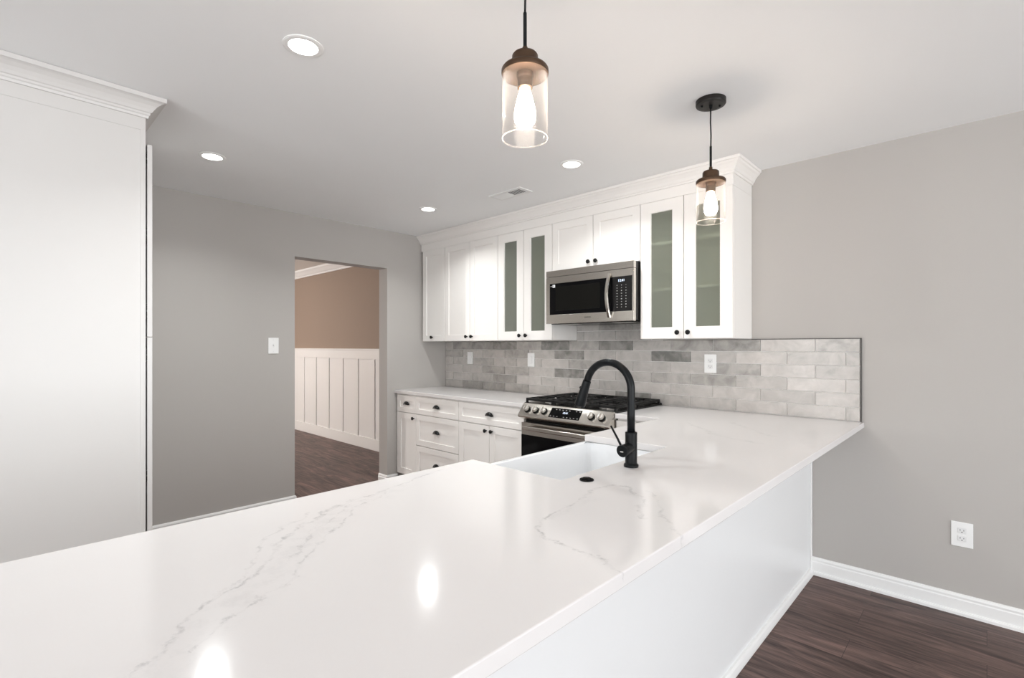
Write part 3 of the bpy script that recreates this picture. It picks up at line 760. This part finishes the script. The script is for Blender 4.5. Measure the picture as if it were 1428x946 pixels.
text('clock_digits', '12:41', 0.024, Matrix.Translation((-1.782, YM+0.0006, 1.779)) @ FACE_Y, 'display', pn)
random.seed(4)
for r in range(9):
    for c_ in range(3):
        w_ = random.choice([0.004, 0.006, 0.008, 0.003]); h_ = random.choice([0.0025, 0.003, 0.0045])
        kx = -1.815+c_*0.034; kz = 1.748-r*0.0185
        MB().box(kx-w_/2, kx+w_/2, YM+0.0012, YM+0.0021, kz-h_/2, kz+h_/2).build('key', 'label_grey', pn)
text('brand_lettering', 'SAMSUNG', 0.0125, Matrix.Translation((-2.055, YM-0.0004, 1.5425)) @ FACE_Y, 'logo', door_)
st = MB().box(-2.375, -2.352, YM+0.0014, YM+0.0024, 1.777, 1.798).build('sticker', 'sticker', door_, label='small white sticker')
MB().box(-2.367, -2.360, YM+0.0008, YM+0.0015, 1.784, 1.793).build('sticker_mark', 'logo', st)
MB().box(-2.396, -2.378, YM+0.0014, YM+0.0024, 1.785, 1.789).build('sticker_line', 'label_grey', door_)
un = MB().box(X0+0.02, X1-0.02, YM+0.04, YB-0.05, Z0-0.004, Z0+0.008).build('underside', 'enamel', t)
for xx in (-2.36, -1.90):
    MB().box(xx, xx+0.14, YM+0.07, YM+0.16, Z0-0.0055, Z0-0.003).build('grease_filter', 'alu', un)

# ================================================================== RANGE
t = thing('gas_range', 'stainless steel slide-in gas range with black grates between the lower cabinets', 'stove', (-2.07, 3.0, 0))
X0, X1 = -2.452, -1.690
MB().box(X0+0.003, X1-0.003, 2.716, YB-0.020, 0.02, 0.905).box(X0+0.02, X1-0.02, 2.76, YB-0.03, 0.0, 0.03).build('body', 'enamel', t)
mb = MB().box(X0-0.006, X1+0.006, 2.712, YB-0.016, 0.9155, 0.924, 0.002)
mb.build('cooktop', 'enamel', t)
# slanted control panel
prof = [(2.725, 0.922), (2.704, 0.922), (2.698, 0.918), (2.637, 0.843), (2.634, 0.834), (2.640, 0.826), (2.715, 0.795), (2.725, 0.800)]
cp = MB().extrude(prof, 'x', X0-0.002, X1+0.002).build('control_panel', 'steel', t)
P0 = Vector((0, 2.698, 0.918)); P1 = Vector((0, 2.637, 0.843)); dn = (P1-P0).normalized(); nr = Vector((0, -(P1-P0).z, (P1-P0).y)).normalized()
if nr.y > 0: nr = -nr
def on_panel(x, s_, d=0.0):                       # s_ = 0 top .. 1 bottom of the slanted face
    return Vector((x, 0, 0))+P0+(P1-P0)*s_+nr*d
mt_p = Matrix((( 1, 0, 0, 0), (0, -dn.y, nr.y, 0), (0, -dn.z, nr.z, 0), (0, 0, 0, 1)))
for xk in (-2.388, -2.310, -2.232, -1.838, -1.758):
    c = on_panel(xk, 0.50); mt = Matrix.Translation(c) @ mt_p
    k = MB().turned([(0.0205, 0.010), (0.0200, 0.028), (0.0185, 0.0305), (0.0, 0.0305)], mt, 30)
    kb_ = k.build('burner_knob', 'alu', cp, label='round steel burner knob')
    MB().box(-0.0045, 0.0045, -0.0185, 0.0185, 0.029, 0.036, 0.002, 2, mt).build('knob_grip', 'steel', kb_)
    MB().turned([(0.0215, 0.0), (0.0255, 0.0), (0.0255, 0.003), (0.0225, 0.012), (0.0, 0.012)], mt, 30).build('bezel', 'knob', kb_)
mtd = Matrix.Translation(on_panel(-2.05, 0.5)) @ mt_p
dp = MB().box(-0.128, 0.128, -0.038, 0.038, -0.001, 0.0012, mtx=mtd).build('display_panel', 'bglass', cp, label='black glass display')
text('clock_digits', '12:41', 0.020, mtd @ Matrix.Translation((0.0, 0.004, 0.0016)), 'display', cp, 0.0003)
random.seed(8)
for i in range(9):
    for zz in (-0.028, 0.026):
        if random.random() < 0.8:
            xx = -0.112+i*0.028; MB().box(xx-0.005, xx+0.005, zz-0.0015, zz+0.0015, 0.001, 0.0016, mtx=mtd).build('key', 'label_grey', dp)
# oven door
od = MB().box(X0+0.004, X1-0.004, 2.668, 2.712, 0.690, 0.786, 0.003).box(X0+0.004, X0+0.03, 2.668, 2.712, 0.215, 0.692).box(X1-0.03, X1-0.004, 2.668, 2.712, 0.215, 0.692).build('oven_door', 'steel', t)
MB().box(X0+0.006, X1-0.006, 2.664, 2.710, 0.215, 0.6985, 0.002).build('oven_window', 'bglass', od, label='black glass oven front')
h = MB(); h.box(X0+0.058, X1-0.058, 2.610, 2.628, 0.740, 0.770, 0.006, 3)
for xx in (X0+0.075, X1-0.095): h.box(xx, xx+0.02, 2.620, 2.670, 0.746, 0.768, 0.002)
h.build('handle', 'steel', od, label='long steel bar handle')
MB().box(-2.085, -2.055, 2.6665, 2.669, 0.752, 0.766).build('emblem', 'logo', od)
MB().box(X0+0.004, X1-0.004, 2.668, 2.712, 0.030, 0.208, 0.003).build('storage_drawer', 'steel', t)
# burners
for bxx, byy, r in ((-2.31, 2.86, 0.045), (-2.31, 3.16, 0.036), (-1.83, 2.86, 0.050), (-1.83, 3.16, 0.036), (-2.07, 3.01, 0.042)):
    m_ = Matrix.Translation((bxx, byy, 0))
    b_ = MB().turned([(r+0.014, 0.9238), (r+0.012, 0.930), (r, 0.9335), (r, 0.940), (r*0.6, 0.9405)], m_, 28).build('burner', 'alu', t, label='aluminium gas burner')
    MB().turned([(r*0.92, 0.9405), (r*0.92, 0.946), (r*0.8, 0.9485), (0.0, 0.949)], m_, 28).build('burner_cap', 'castiron', b_)
# three continuous cast-iron grates
def grate(x0, x1):
    mb = MB(); w = 0.014; zt = 0.957; zl = 0.940; y0, y1 = 2.722, 3.305
    mb.box(x0, x1, y0, y0+0.020, zl-0.002, zt, 0.004).box(x0, x1, y1-w, y1, zl, zt, 0.003)
    mb.box(x0, x0+w, y0, y1, zl, zt, 0.003).box(x1-w, x1, y0, y1, zl, zt, 0.003)
    xm = (x0+x1)/2
    mb.box(x0, x1, 3.006, 3.006+w, zl, zt, 0.002)
    mb.box(xm-w/2, xm+w/2, y0, y0+0.10, zl, zt, 0.002).box(xm-w/2, xm+w/2, y1-0.10, y1, zl, zt, 0.002)
    mb.box(xm-w/2, xm+w/2, 2.93, 3.09, zl, zt, 0.002)
    for yc in (2.80, 2.865, 2.93, 3.085, 3.15, 3.215, 3.262):
        g = 0.072 if yc not in (2.93, 3.085) else 0.10
        mb.box(x0, x0+g, yc-w/2, yc+w/2, zl, zt, 0.002).box(x1-g, x1, yc-w/2, yc+w/2, zl, zt, 0.002)
    for (fx, fy) in ((x0, y0), (x1-0.014, y0), (x0, y1-0.014), (x1-0.014, y1-0.014), (x0, 3.0), (x1-0.014, 3.0)):
        mb.box(fx, fx+0.014, fy, fy+0.014, 0.9238, zl+0.002)
    return mb.build('grate', 'castiron', t)
gw = (X1-X0+0.004)/3
for i in range(3): grate(X0-0.002+i*gw+0.0015, X0-0.002+(i+1)*gw-0.0015)
MB().box(X0-0.004, X1+0.004, 3.312, YB-0.016, 0.9238, 0.930, 0.002).build('rear_trim', 'enamel', t)

# ================================================================== TALL CABINET ON THE LEFT
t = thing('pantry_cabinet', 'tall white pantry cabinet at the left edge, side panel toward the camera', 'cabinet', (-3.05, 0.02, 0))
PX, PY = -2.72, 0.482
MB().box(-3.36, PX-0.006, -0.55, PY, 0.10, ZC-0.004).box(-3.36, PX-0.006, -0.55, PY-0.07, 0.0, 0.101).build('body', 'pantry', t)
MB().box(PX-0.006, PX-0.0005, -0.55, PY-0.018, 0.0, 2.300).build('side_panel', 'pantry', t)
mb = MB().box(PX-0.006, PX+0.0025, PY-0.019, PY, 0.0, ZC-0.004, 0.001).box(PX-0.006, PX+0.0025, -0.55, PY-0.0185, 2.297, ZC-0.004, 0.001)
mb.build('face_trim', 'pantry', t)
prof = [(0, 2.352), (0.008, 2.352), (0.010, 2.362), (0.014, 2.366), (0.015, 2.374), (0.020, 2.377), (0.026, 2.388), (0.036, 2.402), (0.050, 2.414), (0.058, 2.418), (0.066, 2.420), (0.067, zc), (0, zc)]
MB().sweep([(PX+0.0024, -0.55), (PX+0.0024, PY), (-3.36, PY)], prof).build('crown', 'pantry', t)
for (z0, z1, hz) in ((0.115, 1.3745, (0.235, 0.755, 1.297)), (1.3785, 2.240, (1.494, 1.832, 2.176))):
    d = shaker(MB(), -3.358, PX-0.002, z0, z1, 0.0)
    m = Matrix.Translation((PX-3.36, PY+0.006+0.0195, 0)) @ Matrix.Rotation(math.pi, 4, 'Z')
    d.v = [m @ p + Vector((0, 0, 0)) for p in d.v]
    do = d.build('door', 'pantry', t)
    for q in hz:
        MB().box(PX-0.030, PX-0.004, PY, PY+0.0064, q-0.022, q-0.004).box(PX-0.030, PX-0.004, PY, PY+0.0064, q+0.004, q+0.022).box(PX-0.028, PX-0.008, PY, PY+0.006, q-0.03, q+0.03).build('hinge', 'knob', do)
MB().box(-3.34, PX-0.012, PY-0.001, PY+0.002, 0.11, 2.245).build('gap_shade', 'dark', t)  # dark sheet that paints the shade in the gap behind the doors

# ================================================================== OUTLETS AND SWITCH
def plate_mesh(w, h, mtx):
    return MB().box(-w/2, w/2, -h/2, h/2, 0.0, 0.0055, 0.0018, 2, mtx)
def outlet_parts(t, mtx, w=0.079, h=0.124, kind='duplex'):
    plate_mesh(w, h, mtx).build('cover_plate', 'plastic', t)
    if kind == 'duplex':
        for dz in (0.0195, -0.0195):
            f = MB(); f.box(-0.0165, 0.0165, dz-0.0135, dz+0.0135, 0.005, 0.0075, 0.002, 2, mtx)
            fo = f.build('receptacle', 'plastic_face', t)
            s2 = MB(); s2.box(-0.0078, -0.0056, dz-0.001, dz+0.0065, 0.007, 0.0078, mtx=mtx).box(0.0056, 0.0078, dz-0.001, dz+0.0055, 0.007, 0.0078, mtx=mtx)
            s2.turned([(0.0026, 0.007), (0.0026, 0.0078)], mtx @ Matrix.Translation((0, dz-0.0075, 0)), 12)
            s2.build('slots', 'slot', fo)
        MB().turned([(0.0028, 0.005), (0.0026, 0.0066)], mtx, 12).build('screw', 'plastic_face', t)
    elif kind == 'rocker':
        f = MB(); f.box(-0.0165, 0.0165, -0.033, 0.033, 0.005, 0.0068, 0.0015, 2, mtx); fo = f.build('rocker_frame', 'plastic_face', t)
        MB().box(-0.014, 0.014, -0.030, 0.030, -0.0015, 0.0025, 0.001, 2, mtx @ Matrix.Translation((0, 0, 0.0066)) @ Matrix.Rotation(0.06, 4, 'X')).build('rocker', 'plastic', fo)
    else:
        for dz in (0.048, -0.048): MB().turned([(0.003, 0.005), (0.0026, 0.0064)], mtx @ Matrix.Translation((0, dz, 0)), 12).build('screw', 'plastic_face', t)
        f = MB(); f.box(-0.005, 0.005, -0.012, 0.012, 0.005, 0.0062, mtx=mtx); fo = f.build('toggle_slot', 'plastic_face', t)
        MB().box(-0.0036, 0.0036, -0.002, 0.010, 0.004, 0.016, 0.001, 2, mtx @ Matrix.Rotation(-0.25, 4, 'X')).build('toggle', 'plastic', fo)
def y_face(x, y, z): return Matrix.Translation((x, y, z)) @ FACE_Y
t = thing('power_outlet', 'white duplex outlet low on the grey wall, above the baseboard', 'outlet', (-0.090, YB, 0.398), 'white wall outlets')
outlet_parts(t, y_face(-0.090, YB, 0.398), 0.082, 0.122)
t = thing('power_outlet', 'white duplex outlet on the tiles to the right of the faucet', 'outlet', (-1.339, YB-0.012, 1.219), 'white wall outlets')
outlet_parts(t, y_face(-1.339, YB-0.0122, 1.219), 0.080, 0.124)
t = thing('wall_switch', 'white switch plate on the tiles under the leftmost wall cabinets', 'switch', (-3.752, YB-0.012, 1.217), 'white switch plates on the tiles')
outlet_parts(t, y_face(-3.752, YB-0.0122, 1.217), 0.078, 0.122, 'rocker')
t = thing('wall_switch', 'white switch plate on the tiles under the left glass door cabinet', 'switch', (-2.937, YB-0.012, 1.214), 'white switch plates on the tiles')
outlet_parts(t, y_face(-2.937, YB-0.0122, 1.214), 0.080, 0.122, 'rocker')
t = thing('light_switch', 'white toggle light switch on the grey wall left of the doorway', 'switch', (XL, 1.574, 1.339))
outlet_parts(t, Matrix.Translation((XL, 1.574, 1.339)) @ Matrix.Rotation(R90, 4, 'Z') @ FACE_Y, 0.080, 0.128, 'toggle')

# ================================================================== CEILING: DOWNLIGHTS, VENT, PENDANTS
def downlight(x, y):
    t = thing('recessed_light', '', 'ceiling light', (x, y, ZC), 'recessed ceiling lights')
    m = Matrix.Translation((x, y, 0))
    MB().turned([(0.070, ZC-0.0002), (0.070, ZC-0.003), (0.064, ZC-0.005), (0.0515, ZC-0.0048), (0.050, ZC-0.0025)], m, 48, False).build('trim_ring', 'plastic', t)
    MB().turned([(0.0505, ZC-0.0008), (0.0505, ZC-0.0045), (0.0, ZC-0.0050)], m, 48).build('lens', 'can', t, label='glowing white lens')
    l = bpy.data.lights.new('downlight_glow', 'AREA'); l.shape = 'DISK'; l.size = 0.08; l.energy = CAN_POWER; l.color = (0.97, 1.0, 1.0); l.spread = math.radians(138)
    o = bpy.data.objects.new('downlight_glow', l); COL.objects.link(o); o.parent = t; o.location = (0, 0, -0.012)
    return t
d0 = downlight(-1.82, 0.797)
d0['label'] = 'round recessed light largest in view, on the ceiling left of the nearer pendant'
for x, y, lab in ((-3.261, 0.895, 'round recessed light on the ceiling beside the tall pantry cabinet crown'),
                  (-3.254, 2.436, 'smallest recessed light, in the ceiling corner above the leftmost wall cabinets'),
                  (-1.823, 2.436, 'round recessed light on the ceiling between the vent and the pendants')):
    c = dup(d0); c.location = (x, y, ZC); c['label'] = lab

t = thing('ceiling_vent', 'white rectangular air vent with louvres in the ceiling above the wall cabinets', 'vent', (-2.495, 2.60, ZC))
vx0, vx1, vy0, vy1 = -2.650, -2.340, 2.530, 2.668
mb = MB(); z0, z1 = ZC-0.006, ZC-0.0005
mb.box(vx0, vx1, vy0, vy0+0.026, z0, z1).box(vx0, vx1, vy1-0.026, vy1, z0, z1).box(vx0, vx0+0.028, vy0+0.026, vy1-0.026, z0, z1).box(vx1-0.028, vx1, vy0+0.026, vy1-0.026, z0, z1)
mb.build('frame', 'vent', t)
MB().box(vx0+0.02, vx1-0.02, vy0+0.02, vy1-0.02, ZC-0.0009, ZC-0.0003).build('duct_shade', 'dark', t)  # flat dark sheet in place of the shade inside a duct
for i in range(16):
    xs = vx0+0.036+i*0.0160
    tilt = 1.05 if i < 8 else -0.35
    m_ = Matrix.Translation((xs, 0, ZC-0.0062)) @ Matrix.Rotation(tilt, 4, 'Y')
    if i < 8: MB().box(-0.0008, 0.0008, vy0+0.024, vy1-0.024, -0.0085, 0.0085, mtx=m_ @ Matrix.Translation((0, 0, 0.0012))).build('louver', 'vent', t)
    else: MB().box(xs-0.0022, xs+0.0022, vy0+0.024, vy1-0.024, ZC-0.0040, ZC-0.0030).build('louver', 'vent', t)

def pendant(x, y):
    t = thing('pendant_lamp', '', 'pendant lamp', (x, y, ZC), 'glass pendant lamps over the peninsula')
    m = Matrix.Translation((x, y, 0))
    cn = MB().turned([(0.050, ZC-0.024), (0.062, ZC-0.022), (0.064, ZC-0.018), (0.064, ZC-0.0005)], m, 48).build('canopy', 'canopy', t)
    MB().turned([(0.004, ZC-0.038), (0.0065, ZC-0.036), (0.0075, ZC-0.023)], m, 20).build('strain_relief', 'black', cn)
    for s_ in (-1, 1): MB().turned([(0.0035, ZC-0.031), (0.0045, ZC-0.029), (0.0045, ZC-0.0235)], Matrix.Translation((x+s_*0.030, y+s_*0.024, 0)), 16).build('screw', 'black', cn)
    MB().tube([(x, y, 2.23), (x+0.0012, y, 2.28), (x-0.0012, y, 2.34), (x, y, ZC-0.034)], 0.0030, 12).build('cord', 'black', t)
    MB().turned([(0.0050, 2.135), (0.0050, 2.232), (0.0035, 2.236)], m, 16).build('rod', 'black', t)
    MB().turned([(0.0590, 2.0655), (0.0625, 2.0655), (0.0635, 2.070), (0.0635, 2.078), (0.060, 2.083), (0.040, 2.0875), (0.0355, 2.090), (0.0350, 2.116), (0.032, 2.1205), (0.0090, 2.1235), (0.0080, 2.130), (0.0070, 2.140), (0.0050, 2.141)], m, 48, False).build('cap', 'bronze', t, label='bronze metal cap')
    MB().turned([(0.0590, 2.0660), (0.0200, 2.0700)], m, 48, False).build('cap_underside', 'bronze', t)
    MB().turned([(0.017, 2.028), (0.0205, 2.030), (0.0205, 2.055), (0.0225, 2.060), (0.0225, 2.070)], m, 32).build('socket', 'bronze', t)
    MB().lathe([(0.0, 1.922), (0.010, 1.9235), (0.0195, 1.929), (0.0265, 1.940), (0.0290, 1.953), (0.0280, 1.968), (0.0235, 1.990), (0.0180, 2.010), (0.0140, 2.022), (0.0135, 2.030)], m, 28).build('bulb', 'bulb', t, label='glowing elongated bulb')
    MB().lathe([(0.0598, 2.0685), (0.0598, 1.8965), (0.0603, 1.8950), (0.0612, 1.8950), (0.0617, 1.8965), (0.0617, 2.0685)], m, 64, True, False).build('glass_shade', 'glass_lamp', t, label='clear glass cylinder shade')
    gs = [c for c in COL.objects if c.parent == t and c.name.startswith('glass_shade')][0]
    MB().lathe([(0.0607+0.0016*math.cos(a), 1.8945+0.0016*math.sin(a)) for a in [2*math.pi*k/10 for k in range(10)]], m, 64, True, True).build('rim', 'glass_rim', gs)
    return t
p0 = pendant(-0.900, 0.995); p0['label'] = 'glass cylinder pendant lamp nearer the camera, its top cut off by the picture edge'
p1 = dup(p0); p1.location = (-0.898, 2.236, ZC); p1['label'] = 'smaller looking glass pendant lamp hanging in front of the right glass cabinet'
